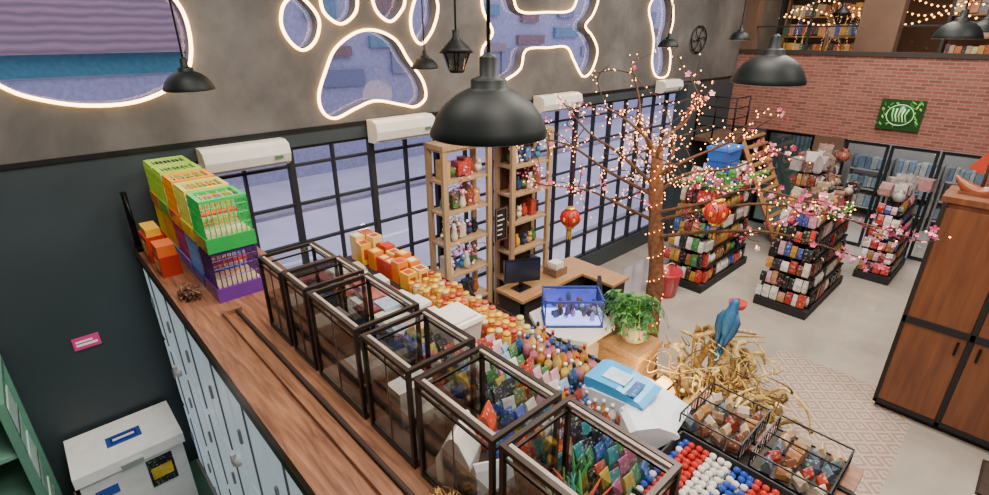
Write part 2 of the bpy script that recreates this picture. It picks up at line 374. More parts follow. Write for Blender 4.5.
# ---------------------------------------------------------------- AC units
for (x0,x1,z0,z1) in ((1.16,1.93,3.0,3.24),(2.9,3.7,3.06,3.31),(5.62,6.5,3.12,3.36),(8.95,9.6,3.16,3.38)):
    m=MB(); vs=[];prof=[(5.18,z1),(5.06,z1),(4.99,z1-.03),(4.965,z1-.12),(4.99,z0+.04),(5.05,z0),(5.18,z0)]
    for x in (x0,x1):
        for y,z in prof: vs.append((x,y,z))
    k=len(prof); fs=[(i,i+1,i+1+k,i+k) for i in range(k-1)]+[tuple(range(k-1,-1,-1)),tuple(range(k,2*k))]
    m.add(vs,fs,'#d9d6cf','gloss')
    m.b2((x0+.05,4.985,z0+.02),(x1-.05,5.02,z0+.035),'#55565a'); m.b2((x1-.16,4.963,z1-.16),(x1-.08,4.967,z1-.13),'#4a6d52')
    m.build('air_conditioner')
# ---------------------------------------------------------------- freezer
m=MB()
m.b2((-.38,4.58,.05),(.38,5.14,.76),'#e6e8ea','gloss'); m.b2((-.4,4.55,.77),(.4,5.15,.87),'#f0f1f2','gloss'); m.b2((-.37,4.6,.0),(.37,5.12,.05),BLK)
m.b2((-.08,4.53,.78),(.08,4.56,.82),'#b9bcc0','metal')
m.b2((-.13,4.78,.87),(.13,4.93,.873),'#2c4a9c','gloss'); m.b2((-.1,4.81,.873),(.1,4.9,.876),'#1c3480','gloss'); m.b2((-.08,4.84,.876),(.08,4.87,.878),'#dfe6ef','gloss')
m.b2((.08,4.574,.42),(.28,4.58,.72),'#1c1c26','pack_small'); m.b2((.1,4.570,.5),(.26,4.575,.62),'#e7c33a','pack_small')
m.b2((-.3,4.574,.55),(-.14,4.58,.64),'#2c4fa5')
m.build('chest_freezer')
m=MB(); m.b2((-.11,5.185,1.66),(.08,5.2,1.77),'#e0408f','gloss'); m.b2((-.09,5.182,1.69),(.06,5.186,1.71),'#ffffff'); m.b2((-.09,5.182,1.725),(.03,5.186,1.74),'#ffffff'); m.build('pink_wall_sign')
m=MB()
m.frame((-1.3,4.35,.03),(-.56,5.1,1.84),.05,'#5f8f7c','gloss')
for z in (.5,.95,1.4): m.b2((-1.3,4.35,z),(-.56,5.1,z+.03),'#6f9f8c','gloss')
m.b2((-1.28,4.37,1.82),(-.58,5.08,1.86),'#59806f','gloss'); m.b2((-.575,4.38,.05),(-.57,5.08,1.82),'#8fc0af','satin')
for z in (.4,.9,1.35): m.b2((-.585,4.45,z),(-.56,5.0,z+.3),'#b9d8cc','satin')
m.build('mint_display_rack')
m=MB()
for k in range(40):
    a=R.uniform(0,6.28); r=R.uniform(0,.14); p=(-.46+R.uniform(0,.03),4.42+r*math.sin(a),.0)
    q=(p[0]+R.uniform(-.02,.05),p[1]+R.uniform(-.1,.1),R.uniform(.4,.75)); m.bar(p,q,.006,R.choice(['#6b4a2f','#8d6a45','#4b3322']),'bark')
m.build('bundle_of_twigs')
# ---------------------------------------------------------------- cage rack
m=MB()
m.b2((.54,-.6,.0),(1.22,5.12,2.42),'#1b1c20','matte')
m.b2((.5,-.6,2.42),(1.28,5.15,2.5),'#888888','wood_counter')
m.b2((.5,-.6,2.36),(.53,5.12,2.42),'#1b1c20','metal')
y=5.08
while y>-.5:
    for z0,z1 in ((1.62,2.34),(.86,1.56),(.1,.8)):
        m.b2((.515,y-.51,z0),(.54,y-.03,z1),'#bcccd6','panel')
        m.b2((.506,y-.285,z0),(.516,y-.275,z1),'#6a6b70','metal')
        m.b2((.50,y-.09,(z0+z1)/2-.05),(.515,y-.07,(z0+z1)/2+.05),'#888b90','metal')
    y-=.56
m.build('glass_front_cage_rack')
m=MB()
m.tube([(.77,-.5,2.515),(.77,3.3,2.515)],.013,'#33211a','matte',8)
m.b2((.68,-.5,2.5),(.70,3.3,2.53),'#5a3826','wood_counter'); m.b2((.68,3.3,2.5),(.8,3.32,2.53),'#5a3826','wood_counter')
m.build('raised_cable_channel')
for (y,z) in ((4.6,1.45),(3.0,1.62)):
    m=MB(); m.lathe((.5,y,z),[(.0,-.05),(.035,-.045),(.045,0),(.035,.02)],'#e8e8ea','gloss',14,M=Matrix.Rotation(-math.pi/2,3,'Y')); m.b2((.47,y-.02,z-.02),(.5,y+.02,z+.07),'#dddddd'); m.build('security_camera')
def twigs(name,c,r,h,n,cols,w=.006,seed=1):
    q=random.Random(seed); m=MB()
    for k in range(n):
        a=q.uniform(0,6.28);b_=q.uniform(0,6.28)
        p=(c[0]+r*math.cos(a)*q.random(),c[1]+r*1.6*math.sin(a)*q.random(),c[2]+w); e=(c[0]+r*math.cos(b_),c[1]+r*1.6*math.sin(b_),c[2]+q.uniform(.01,h))
        mid=((p[0]+e[0])/2+q.uniform(-.02,.02),(p[1]+e[1])/2+q.uniform(-.03,.03),max(p[2],e[2])+.01)
        m.tube(cat([p,mid,e],3),w*q.uniform(.4,1),q.choice(cols),'bark',5)
    return m.build(name)
twigs('twig_pile',(.60,3.75,2.5),.07,.06,60,['#3a241a','#6d4630','#8b6a4a','#5a4030'],.006,3)
twigs('straw_nest',(.79,1.08,2.53),.08,.08,200,['#b98b48','#d6ab62','#8c6332','#6a4a24'],.003,5)
m=MB(); m.lathe((.60,1.28,2.5),[(.03,0),(.045,.05),(.05,.1),(.04,.1)],'#a85a2e','matte',12); m.build('clay_pot')
# coloured small-animal cages
ys=[3.5,3.83,4.16,4.49,4.8]
CB=[['#5e2a86','#27a049'],['#2a4fb8','#c8c83a'],['#7a7ad0','#d85a3a'],['#3a8fd0','#7ac040'],['#c8302a','#e8a02a']]
CT=[['#4a2470','#2fbf5a'],['#7fa8e8','#d8d860'],['#b04a8a','#f0a02a'],['#e8b23a','#a8d84a'],['#e8d23a','#a8d84a']]
for i,y in enumerate(ys):
    for lv in range(2):
        m=MB(); cb=CB[i][lv]; ct=CT[i][lv]
        x0,x1,y0,y1=.72,1.03,y,y+.29; z=2.5+lv*.36
        m.b2((x0,y0,z),(x1,y1,z+.1),cb,'gloss'); m.b2((x0+.02,y0+.02,z+.1),(x1-.02,y1-.02,z+.115),'#d8c49a','matte')
        m.b2((x0+.01,y0+.01,z+.335),(x1-.01,y0+.04,z+.355),ct,'gloss'); m.b2((x0+.01,y1-.04,z+.335),(x1-.01,y1-.01,z+.355),ct,'gloss')
        m.b2((x0+.01,y0+.04,z+.335),(x0+.04,y1-.04,z+.355),ct,'gloss'); m.b2((x1-.04,y0+.04,z+.335),(x1-.01,y1-.04,z+.355),ct,'gloss')
        if lv==0: m.b2((x0+.04,y0+.04,z+.34),(x1-.04,y1-.04,z+.35),ct,'gloss')
        for k in range(1,10): m.bar((x0+.03*k+.005,y0+.02,z+.345),(x0+.03*k+.005,y1-.02,z+.345),.003,['#e8e8e4',ct][k%2],'gloss')
        C=[(x0+.01,y0+.01),(x1-.01,y0+.01),(x1-.01,y1-.01),(x0+.01,y1-.01)]
        for a,b_ in ((C[0],C[1]),(C[0],C[3]),(C[1],C[2])):
            for k in range(10):
                t=k/9; xx=a[0]+(b_[0]-a[0])*t; yy=a[1]+(b_[1]-a[1])*t
                m.bar((xx,yy,z+.1),(xx,yy,z+.34),.004,ct,'gloss')
            for zz in (.17,.24,.3): m.bar((a[0],a[1],z+zz),(b_[0],b_[1],z+zz),.0035,ct,'gloss')
        m.tube([( (x0+x1)/2+.06*math.cos(t/10*6.283),y0+.14,z+.2+.06*math.sin(t/10*6.283)) for t in range(10)],.006,'#f0a02a','gloss',5,closed=True)
        m.b2((x0+.03,y0+.18,z+.2),(x1-.03,y0+.26,z+.215),['#e84a3a','#3a68d8','#f0d040'][i%3],'gloss')
        m.build('hamster_cage')
m=MB(); m.b2((.53,4.55,2.5),(.66,4.8,2.72),'#b8301f','satin'); m.b2((.545,4.56,2.72),(.645,4.79,2.78),'#e8b030','satin'); m.b2((.527,4.6,2.56),(.53,4.74,2.66),'#e8c060','satin'); m.build('pet_food_carton')
m=MB(); m.b2((.535,4.2,2.5),(.67,4.42,2.66),'#a82a1c','satin'); m.b2((.54,4.22,2.66),(.66,4.4,2.74),'#d8682a','satin'); m.b2((.532,4.25,2.54),(.535,4.38,2.62),'#e8c060','satin'); m.build('pet_food_carton')
m=MB(); m.b2((.505,4.98,2.5),(.545,5.02,3.0),BLK,'metal'); m.b2((.5,4.9,2.5),(.56,5.08,2.53),BLK,'metal'); m.tube([(.525,5,3),(.52,4.9,2.9),(.52,4.84,2.75)],.012,BLK,'metal'); m.build('black_bracket_stand')
# ---------------------------------------------------------------- terrariums
tanks=[(.46,.90,.48),(.93,1.37,.47),(1.41,1.77,.48),(1.82,2.30,.48),(2.34,2.62,.48),(2.66,2.98,.46)]
for i,(y0,y1,h) in enumerate(tanks):
    m=MB(); x0,x1=.87,1.2; z0=2.51; z1=z0+h; fc='#3a302d'
    y0+=.01;y1-=.01
    m.frame((x0,y0,z0),(x1,y1,z1),.018,fc,'metal')
    m.frame((x0,y0,z1-.045),(x1,y1,z1-.0449),.009,'#5a4a42','metal')
    m.b2((x0+.012,y0+.012,z1-.006),(x0+.026,y1-.012,z1+.006),'#8f8378'); m.b2((x1-.026,y0+.012,z1-.006),(x1-.012,y1-.012,z1+.006),'#8f8378')
    m.panes((x0,y0,z0),(x1,y1,z1))
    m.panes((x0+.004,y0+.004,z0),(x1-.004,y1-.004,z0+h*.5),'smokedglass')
    m.b2((x0,y0,z0),(x1,y1,z0+.02),['#6a5f52','#6a5f52','#5c554f','#7a6f60','#4c4844','#5a544c'][i],'matte')
    m.bar((x0,(y0+y1)/2,z0),(x0,(y0+y1)/2,z1),.004,'#7a6a60')
    cx,cy=(x0+x1)/2,(y0+y1)/2
    if i==0:
        for k in range(26):
            px,py=cx+R.uniform(-.12,.12),cy+R.uniform(-.16,.16)
            for j in range(5): m.tube([(px,py,z0+.03),(px+R.uniform(-.03,.03),py+R.uniform(-.03,.03),z0+.14),(px+R.uniform(-.06,.06),py+R.uniform(-.06,.06),z0+R.uniform(.16,.32))],[.005,.011,.002],R.choice(['#2e6a3a','#3f8a44','#1f4a2c','#a9402a','#2a6a6a']),'matte',5)
        for k in range(8): m.ball((cx+R.uniform(-.12,.12),cy+R.uniform(-.16,.16),z0+.06),(.035,.03,.03),R.choice(['#c8b8a0','#8a7a6a','#b84a3a']),'matte',7)
    if i==1:
        m.bag((cx-.07,cy+.08,z0+.03),(.17,.14,.26),'#d8d4cc','satin',.5); m.bag((cx-.06,cy-.1,z0+.03),(.15,.12,.2),'#c8c8d0','satin',-.5)
        m.bag((cx+.05,cy+.06,z0+.14),(.1,.07,.17),'#c8401a','pack_small',.6); m.bag((cx+.04,cy-.04,z0+.1),(.1,.07,.17),'#2a4aa0','pack_small',-.4); m.bag((cx+.1,cy-.1,z0+.08),(.07,.07,.15),'#b8301c','pack_small',.2)
        m.ball((cx+.05,cy+.02,z0+.07),(.08,.1,.07),'#4a3a34','matte',8)
    if i==2:
        for k in range(6): m.ball((cx+R.uniform(-.08,.08),cy+R.uniform(-.1,.1),z0+.07),(.05,.05,.04),'#a89e90','matte',8)
        m.b2((cx-.1,cy+.02,z0+.03),(cx+.08,cy+.13,z0+.22),'#b9b4aa','pack')
    if i==3:
        m.b2((cx-.12,cy-.18,z0+.03),(cx+.12,cy+.1,z0+.12),'#6b6560'); m.tube([(cx-.1,cy-.15,z0+.12),(cx,cy,z0+.2),(cx+.1,cy+.15,z0+.12)],.014,'#8a6a45','bark')
    if i>3: m.b2((cx-.1,cy-.08,z0+.03),(cx+.1,cy+.08,z0+.2),'#5c5854')
    m.build('glass_terrarium')
# ---------------------------------------------------------------- product display island
m=MB()
m.b2((1.42,-.4,0),(2.62,4.9,1.82),'#3a2f28','matte'); m.b2((1.30,-.4,1.82),(2.66,4.92,1.9),'#2a2522','matte')
m.b2((2.66,-.4,1.78),(2.71,4.92,1.95),'#888888','wood_counter'); m.b2((2.71,-.4,1.94),(2.73,4.92,1.965),'#15151a','metal')
m.build('product_display_island')
T=1.902
def shelfmass(name,x0,x1,y0,y1,kind,pal,sx,sy,h,seed,z=T,mat='pack'):
    q=random.Random(seed); m=MB(); y=y0+sy/2
    while y<y1:
        x=x0+sx/2
        while x<x1:
            c=q.choice(pal); px,py=x+q.uniform(-.1,.1)*sx,y+q.uniform(-.1,.1)*sy; hh=h*q.uniform(.75,1.2); w=min(sx,sy)*.45
            if kind=='jar': m.lathe((px,py,z),[(w*.95,0),(w,.01),(w,hh*.8),(w*.8,hh*.86)],c,mat,10); m.lathe((px,py,z+hh*.84),[(w*.85,0),(w*.85,hh*.16)],q.choice(['#e8b82a','#c8b87c','#b8432a','#d89a1a','#c8801a']),'satin',10)
            elif kind=='bottle': m.lathe((px,py,z),[(w,0),(w,hh*.55),(w*.9,hh*.65),(w*.35,hh*.78),(w*.35,hh)],c,mat,10); m.lathe((px,py,z+hh*.9),[(w*.45,0),(w*.4,hh*.14)],q.choice(['#dddddd','#b03a2a','#2a4890','#d8d8d8','#222222']),'satin',8)
            elif kind=='bag': m.bag((px,py,z),(sx*.9,sy*.8,hh),c,mat,q.uniform(-.35,.35))
            elif kind=='flat':
                for k in range(q.randint(2,4)): m.box((px,py,z+.02+k*.036),(sx*.88,sy*.9,.032),q.choice(pal),mat,rz=q.uniform(-.12,.12))
            else:
                rz=q.uniform(-.1,.1); m.box((px,py,z+hh/2),(sx*.88,sy*.88,hh),c,mat,rz=rz); m.box((px,py,z+hh+.001),(sx*.55,sy*.55,.003),q.choice(['#f0e0b0','#a83820','#e8d060']),mat,rz=rz); m.box((px,py,z+hh*.5),(sx*.5,sy*.9,hh*.5),q.choice(['#f0e0b0','#a83820']),mat,rz=rz)
            x+=sx
        y+=sy
    return m.build(name)
shelfmass('stacked_pet_food_boxes',2.35,2.62,4.55,4.85,'box',['#e8a820','#c8641a','#e8c070'],.13,.15,.3,1,mat='satin')
shelfmass('treat_cartons',2.38,2.65,3.75,4.5,'box',['#e0a828','#e8c060','#b8381c','#d8781a'],.13,.15,.2,2,mat='satin')
shelfmass('pet_food_jars',2.32,2.64,2.35,3.7,'jar',['#d89a2a','#e8b43a','#c8781a','#d0b878','#b8452a'],.08,.085,.15,3,mat='pack_small')
shelfmass('flat_snack_packs',1.55,2.28,3.0,4.5,'flat',['#e4e8ec','#b8c8e8','#c86a5a','#e8e4da','#4a78b8','#d8b8b0','#8a3a34'],.18,.22,.1,4)
shelfmass('shampoo_bottles',2.36,2.64,1.72,2.3,'bottle',['#d88090','#e8c060','#d89030','#7ab0c8','#3a68a0'],.07,.075,.19,5,mat='pack_small')
shelfmass('treat_pouches',1.4,2.0,1.72,2.95,'bag',['#9a3a2a','#3a58a0','#a89040','#3a683a','#b8b4ac','#984868','#2a2a34','#3a3a3e'],.1,.09,.17,6,mat='pack_small')
shelfmass('pet_toy_packs',1.4,2.1,.95,1.7,'bag',['#3a7a4a','#b8a040','#a8452a','#2a58a0','#d8d4cc','#30808a','#a8587a','#26262c'],.085,.08,.16,8,mat='pack_small')
shelfmass('leash_and_collar_packs',2.05,2.34,1.72,2.5,'bag',['#8ab8d8','#e8e4dc','#d8a0b0','#a83a2a','#4a784a'],.09,.08,.15,13,mat='pack_small')
shelfmass('dog_toy_bottles',2.1,2.28,1.25,1.7,'bottle',['#b04a3a','#3a68a0','#d8d4cc','#b89030'],.065,.065,.16,9,mat='pack_small')
shelfmass('canned_food_rows',1.35,1.85,-.1,.92,'jar',['#3a6a4a','#a89870','#98443a','#3a4a68'],.08,.08,.12,10,mat='pack_small')
m=MB(); m.box((2.16,2.76,T+.11),(.26,.28,.22),'#d6d2ca','satin',taper=1.12); m.box((2.16,2.76,T+.235),(.32,.34,.03),'#e0ddd6','satin',taper=.95); m.box((2.16,2.76,T+.26),(.24,.26,.02),'#d6d2ca','satin'); m.build('white_plastic_tub')
m=MB()
m.bag((2.42,1.62,T+.1),(.34,.2,.62),'#cfd6de','gloss',M=Matrix.Rotation(.15,3,'Z')@Matrix.Rotation(math.radians(90),3,'X'))
m.bag((2.40,1.60,T+.22),(.26,.1,.42),'#2f9ad8','gloss',M=Matrix.Rotation(.1,3,'Z')@Matrix.Rotation(math.radians(90),3,'X'))
m.box((2.41,1.42,T+.275),(.13,.16,.006),'#bfe4f4','pack_small',rz=.1); m.box((2.39,1.28,T+.262),(.16,.06,.006),'#1c5a94','pack_small',rz=.1)
m.bag((2.2,1.22,T+.12),(.22,.16,.3),'#d8dce4','gloss',M=Matrix.Rotation(.9,3,'Z')@Matrix.Rotation(math.radians(90),3,'X'))
m.build('large_litter_bag')
q=random.Random(11); m=MB()
for i in range(16):
    for j in range(12):
        for k in range(2):
            c='#b8302a' if (i//3)%3==1 else ('#2a48a0' if (i//3)%3==2 and j%3 else '#dcd8d2')
            m.ball((1.92+j*.045+q.uniform(-.008,.008),.3+i*.042+q.uniform(-.008,.008),T+.03+k*.04),.023,c,'gloss',6)
m.b2((1.88,.26,T),(2.46,.27,T+.1),'#2a2a2e'); m.b2((1.88,.97,T),(2.46,.98,T+.1),'#2a2a2e'); m.b2((1.88,.26,T),(1.89,.98,T+.1),'#2a2a2e'); m.b2((2.45,.26,T),(2.46,.98,T+.1),'#2a2a2e')
m.build('tray_of_rubber_balls')
for i,(y0,y1) in enumerate(((.22,.6),(.66,1.02))):
    m=MB(); m.frame((2.5,y0,1.98),(2.92,y1,2.08),.008,BLK,'metal'); m.frame((2.72,y0,1.98),(2.721,y1,2.08),.006,BLK,'metal')
    m.b2((2.5,y0,1.967),(2.92,y1,1.975),'#3a342e','matte')
    for k in range(20): m.bag((2.54+.082*(k%5),y0+.05+.085*(k//5),1.976),(.07,.05,.08),R.choice(['#c9b296','#d8c4ac','#8b6a4a','#b88050','#5a6a78','#7a4a34','#c8a880','#a83a2a']),'pack_small',rz=R.uniform(-1.5,1.5))
    for k in range(1,9): m.bar((2.5+.046*k,y0,1.97),(2.5+.046*k,y0,2.08),.0025,BLK); m.bar((2.5+.046*k,y1,1.97),(2.5+.046*k,y1,2.08),.0025,BLK)
    m.build('wire_display_basket')
m=MB(); m.b2((2.74,.16,0),(2.94,1.06,1.9),'#3a2f28','matte'); m.b2((2.74,.15,1.9),(2.95,1.08,1.962),'#888888','wood_counter'); m.build('side_shelf_unit')
# ---------------------------------------------------------------- pine shelving
m=MB(); y0,y1=4.72,5.08; pine='#c8a272'
for x in (3.62,4.34,4.78,5.52): m.b2((x-.035,y0,0),(x+.035,y0+.05,2.96),pine,'wood_pine'); m.b2((x-.035,y1-.05,0),(x+.035,y1,2.96),pine,'wood_pine')
for z in (.35,.8,1.25,1.7,2.12,2.52,2.91):
    m.b2((3.6,y0+.01,z-.02),(4.36,y1-.01,z+.01),pine,'wood_pine'); m.b2((4.76,y0+.01,z-.02),(5.54,y1-.01,z+.01),pine,'wood_pine')
m.b2((3.58,y0-.01,2.92),(5.56,y1,2.98),pine,'wood_pine')
m.b2((4.76,5.06,.3),(5.54,5.075,2.92),'#4a342a','matte')
m.build('pine_display_shelf')
m=MB()
for (xa,xb) in ((3.66,4.28),(4.84,5.46)):
    for z in (.36,.81,1.26,1.71,2.13,2.53):
        x=xa+.06
        while x<xb:
            k=R.random(); c=R.choice(['#a85a2a','#d8a85a','#e8dcc0','#8a3a28','#2a3a6a','#b83a2a','#4a7a3a','#222222','#e0b030','#3a7aa8'])
            if k<.3: m.lathe((x,4.9,z+.012),[(.035,0),(.06,.05),(.05,.12),(.025,.16),(.035,.19)],c,'gloss',10)
            elif k<.7: m.box((x,4.9,z+.012+.1),(.1,.16,R.uniform(.14,.26)),c,'pack_small')
            elif k<.88: m.ball((x,4.88,z+.07),(.055,.055,.06),c,'matte',8); m.ball((x,4.86,z+.15),(.04,.04,.04),c,'matte',8); m.ball((x-.03,4.86,z+.19),.014,c); m.ball((x+.03,4.86,z+.19),.014,c)
            else: m.ball((x,4.9,z+.08),(.07,.07,.07),R.choice(['#3a6a3a','#a8607a']),'petal',8)
            x+=R.uniform(.1,.14)
m.build('vases_and_gifts')
m=MB(); m.b2((4.46,4.74,1.55),(4.66,4.76,2.0),'#18181a','gloss'); m.frame((4.46,4.74,1.55),(4.66,4.742,2.0),.02,'#5a4030','matte')
for k in range(5): m.b2((4.49,4.735,1.62+k*.07),(4.49+R.uniform(.08,.14),4.74,1.635+k*.07),'#d8d4cc')
m.tube([(4.56,4.75,2.0),(4.56,4.75,2.93)],.003,BLK); m.build('chalkboard_sign')
def plant(name,c,r,h,n,cols,seed,pot=None,droop=.4):
    q=random.Random(seed); m=MB()
    if pot: m.lathe(c,[(pot*.7,0),(pot,.02),(pot*1.1,pot*1.6),(pot*.95,pot*1.6)],'#b9a890','matte',16)
    z0=c[2]+(pot*1.5 if pot else 0)
    for k in range(n):
        a=q.uniform(0,6.283); L=r*q.uniform(.6,1.1); H=h*q.uniform(.5,1)
        base=Vector((c[0],c[1],z0)); P=[]
        for t in range(6):
            s_=t/5; P.append(base+Vector((math.cos(a)*L*s_,math.sin(a)*L*s_,H*math.sin(s_*2.3)*1.0-droop*h*s_*s_)))
        col=q.choice(cols); m.tube(P,[.005]*5+[.002],col,'petal',4)
        side=Vector((-math.sin(a),math.cos(a),0))
        for t in range(1,6):
            for sg in (-1,1):
                w=.09*r/.3*(1.1-t/6); p=P[t]; d=(P[t]-P[t-1]).normalized()
                m.add([p-d*.02,p+side*sg*w+d*.03-Vector((0,0,.015)),p+d*.025],[(0,1,2)],col,'petal')
    return m.build(name)
GR=['#2f6a34','#4a8a3a','#6aa04a','#24502c']
plant('potted_fern',(3.95,4.9,2.98),.22,.16,26,GR,1,.05)
plant('potted_fern',(4.86,2.72,.75),.36,.42,70,GR,2,.14)
plant('potted_fern',(5.0,3.02,.75),.3,.35,40,GR,3,.11)
def flowers(name,c,r,n,col,seed):
    q=random.Random(seed); m=MB()
    for k in range(n):
        p=Vector((c[0]+q.gauss(0,r),c[1]+q.gauss(0,r*.6),c[2]+q.gauss(0,r)))
        m.octa(p,.025,q.choice(col),'petal')
        if k%3==0: m.tube([c,((c[0]+p.x)/2,(c[1]+p.y)/2,(c[2]+p.z)/2+.05),p],.004,'#4a3a24','bark',4)
    m.lathe((c[0],c[1],c[2]-.25),[(.03,0),(.05,.06),(.025,.18),(.035,.25)],'#e0d8cc','gloss',10)
    return m.build(name)
PK=['#d0567f','#e884a8','#b83464','#eca8c0']
flowers('flower_vase',(3.95,4.82,2.38),.13,45,PK,1); flowers('flower_vase',(4.0,4.82,1.52),.12,40,PK+['#f0ece8'],2); flowers('flower_vase',(5.2,4.82,2.38),.11,30,PK,3); flowers('flower_vase',(4.9,4.82,2.78),.08,24,['#f4eef0','#f0c8d4'],4); flowers('flower_vase',(3.8,4.82,1.96),.1,24,['#f4eef0','#f0e8b4','#d0668f'],5)
# ---------------------------------------------------------------- desk etc
m=MB()
m.b2((4.35,4.1,.86),(6.0,4.62,.9),'#888888','wood_desk'); m.b2((5.62,3.55,.86),(6.02,4.1,.9),'#888888','wood_desk')
m.b2((4.4,4.15,0),(5.95,4.19,.86),'#2a2522'); m.b2((4.4,4.15,0),(4.44,4.6,.86),'#2a2522'); m.b2((5.93,3.6,0),(5.97,4.6,.86),'#2a2522'); m.b2((5.66,3.58,0),(5.97,3.62,.86),'#2a2522')
m.build('cash_desk')
m=MB()
m.b2((4.5,4.3,.9),(4.74,4.48,.915),BLK,'gloss'); m.b2((4.6,4.38,.9),(4.64,4.42,1.05),BLK,'gloss')
m.box((4.62,4.38,1.18),(.52,.04,.34),'#15161a','gloss',rz=-.5); m.box((4.607,4.36,1.18),(.48,.02,.3),'#20262e','gloss',rz=-.5); m.build('computer_monitor')
m=MB(); m.b2((5.2,4.25,.9),(5.45,4.5,1.02),'#8a6a4a','pack_small'); m.b2((5.24,4.28,1.02),(5.4,4.45,1.1),'#e8e4dc'); m.build('receipt_printer')
m=MB(); c=(5.25,3.75)
m.box((c[0],c[1],.47),(.44,.44,.08),'#17181c','matte',rz=.6,taper=.95)
M2=Matrix.Rotation(.6,3,'Z')@Matrix.Rotation(-.15,3,'X')
m.box((c[0]+.12,c[1]-.17,.8),(.42,.06,.5),'#17181c','matte',M=M2,taper=.85)
m.lathe((c[0],c[1],.06),[(.03,0),(.03,.38)],'#555555','metal',8)
for k in range(5):
    a=k*1.2566; m.tube([(c[0],c[1],.09),(c[0]+.25*math.cos(a),c[1]+.25*math.sin(a),.06)],.018,'#222226','metal'); m.ball((c[0]+.25*math.cos(a),c[1]+.25*math.sin(a),.03),.03,BLK)
m.build('office_chair')
m=MB(); c=(4.5,3.40)
m.lathe((c[0],c[1],0),[(.42,0),(.42,.82)],'#b8a892','matte',6,smooth=False); m.lathe((c[0],c[1],.82),[(.54,0),(.54,.06)],'#d9d4ca','satin',6,smooth=False)
rz=-.75; Mz=Matrix.Rotation(rz,3,'Z')
def P_(x,y,z): p=Mz@Vector((x,y,0)); return (c[0]+p.x,c[1]+p.y,z)
m.box((c[0],c[1],.89),(.72,.42,.02),'#1d2f6a','gloss',rz=rz)
for sx in (-1,1):
    for sy in (-1,1): m.box(P_(sx*.35,sy*.2,1.06),(.015,.015,.34),'#2a3a80','gloss',rz=rz)
for sy in (-1,1): m.box(P_(0,sy*.2,1.23),(.72,.02,.025),'#34489a','gloss',rz=rz)
for sx in (-1,1): m.box(P_(sx*.35,0,1.23),(.02,.42,.025),'#34489a','gloss',rz=rz)
for a,b_ in (((-.345,-.195),(.345,-.195)),((-.345,.195),(.345,.195)),((-.345,-.195),(-.345,.195)),((.345,-.195),(.345,.195))):
    m.add([P_(a[0],a[1],.9),P_(b_[0],b_[1],.9),P_(b_[0],b_[1],1.22),P_(a[0],a[1],1.22)],[(0,1,2,3)],'#ffffff','acrylic')
m.box((c[0],c[1],.92),(.66,.36,.04),'#a8b0f0','softglow',rz=rz)
m.box(P_(0,.185,1.06),(.66,.01,.3),'#4a50c8','panel',rz=rz)
for k in range(40):
    p=P_(R.uniform(-.3,.3),R.uniform(-.15,.15),.97); m.ball((p[0],p[1],.98+R.uniform(0,.16)),(.035,.035,R.uniform(.03,.08)),R.choice(['#b07ab4','#a8a4d8','#6a504a','#3a5070','#4a3a84','#2a3a8a','#26263a']),'petal',7)
m.build('aquarium_on_hexagonal_stand')
m=MB(); m.lathe((4.35,2.75,.0),[(.16,0),(.18,.02),(.2,.35),(.18,.35)],'#e8e4dc','gloss',16); m.build('white_planter')
m=MB(); m.b2((4.62,2.5,0),(5.08,3.2,.66),'#9a7a50','wood_desk'); m.b2((4.58,2.45,.66),(5.1,3.24,.75),'#888888','wood_desk'); m.build('planter_bench')
m=MB(); m.b2((4.62,2.1,.0),(4.95,2.32,.05),'#3a2a20'); m.b2((4.64,2.12,.05),(4.93,2.3,.42),'#ffd890','softglow'); m.frame((4.64,2.12,.05),(4.93,2.3,.42),.02,'#5a4020'); m.build('glowing_lightbox')
# ---------------------------------------------------------------- tree
q=random.Random(21)
tr=MB(); bl=MB(); fl=MB()
trunk=cat([(5.25,2.66,0),(5.2,2.7,.8),(5.22,2.72,1.5),(5.12,2.78,2.3),(5.1,2.84,3.05)],4)
n=len(trunk); tr.tube(trunk,[.12-.055*i/(n-1)+.008*math.sin(i*2) for i in range(n)],'#6d4730','bark',10)
ends=[((5.1,2.8,2.5),(4.4,4.3,3.05)),((5.1,2.8,2.6),(4.9,4.0,3.4)),((5.1,2.83,2.9),(5.2,3.35,3.9)),((5.1,2.83,2.8),(5.2,2.5,3.6)),((5.1,2.83,2.7),(5.3,1.75,3.5)),((5.12,2.78,2.3),(5.2,1.22,2.75)),((5.12,2.78,2.2),(5.3,.62,2.62)),((5.12,2.78,2.0),(5.5,.85,2.25)),((5.12,2.78,2.2),(4.5,4.0,2.5)),((5.1,2.83,2.9),(4.5,3.2,3.5)),((5.1,2.8,2.6),(6.0,2.9,3.4)),((5.1,2.8,2.5),(6.1,2.0,3.0)),((5.1,2.8,2.4),(5.9,3.6,2.9))]
def flower(c):
    c=Vector(c); nrm=Vector((q.gauss(0,1),q.gauss(0,1),q.gauss(0,1))).normalized()
    a=nrm.orthogonal().normalized(); b_=nrm.cross(a); r=q.uniform(.014,.028); col=q.choice(PK)
    for k in range(5):
        t=k*1.2566; t1=t-.5;t2=t+.5
        bl.add([c,c+(a*math.cos(t1)+b_*math.sin(t1))*r+nrm*.006,c+(a*math.cos(t)+b_*math.sin(t))*r*1.35+nrm*.01,c+(a*math.cos(t2)+b_*math.sin(t2))*r+nrm*.006],[(0,1,2,3)],col,'petal')
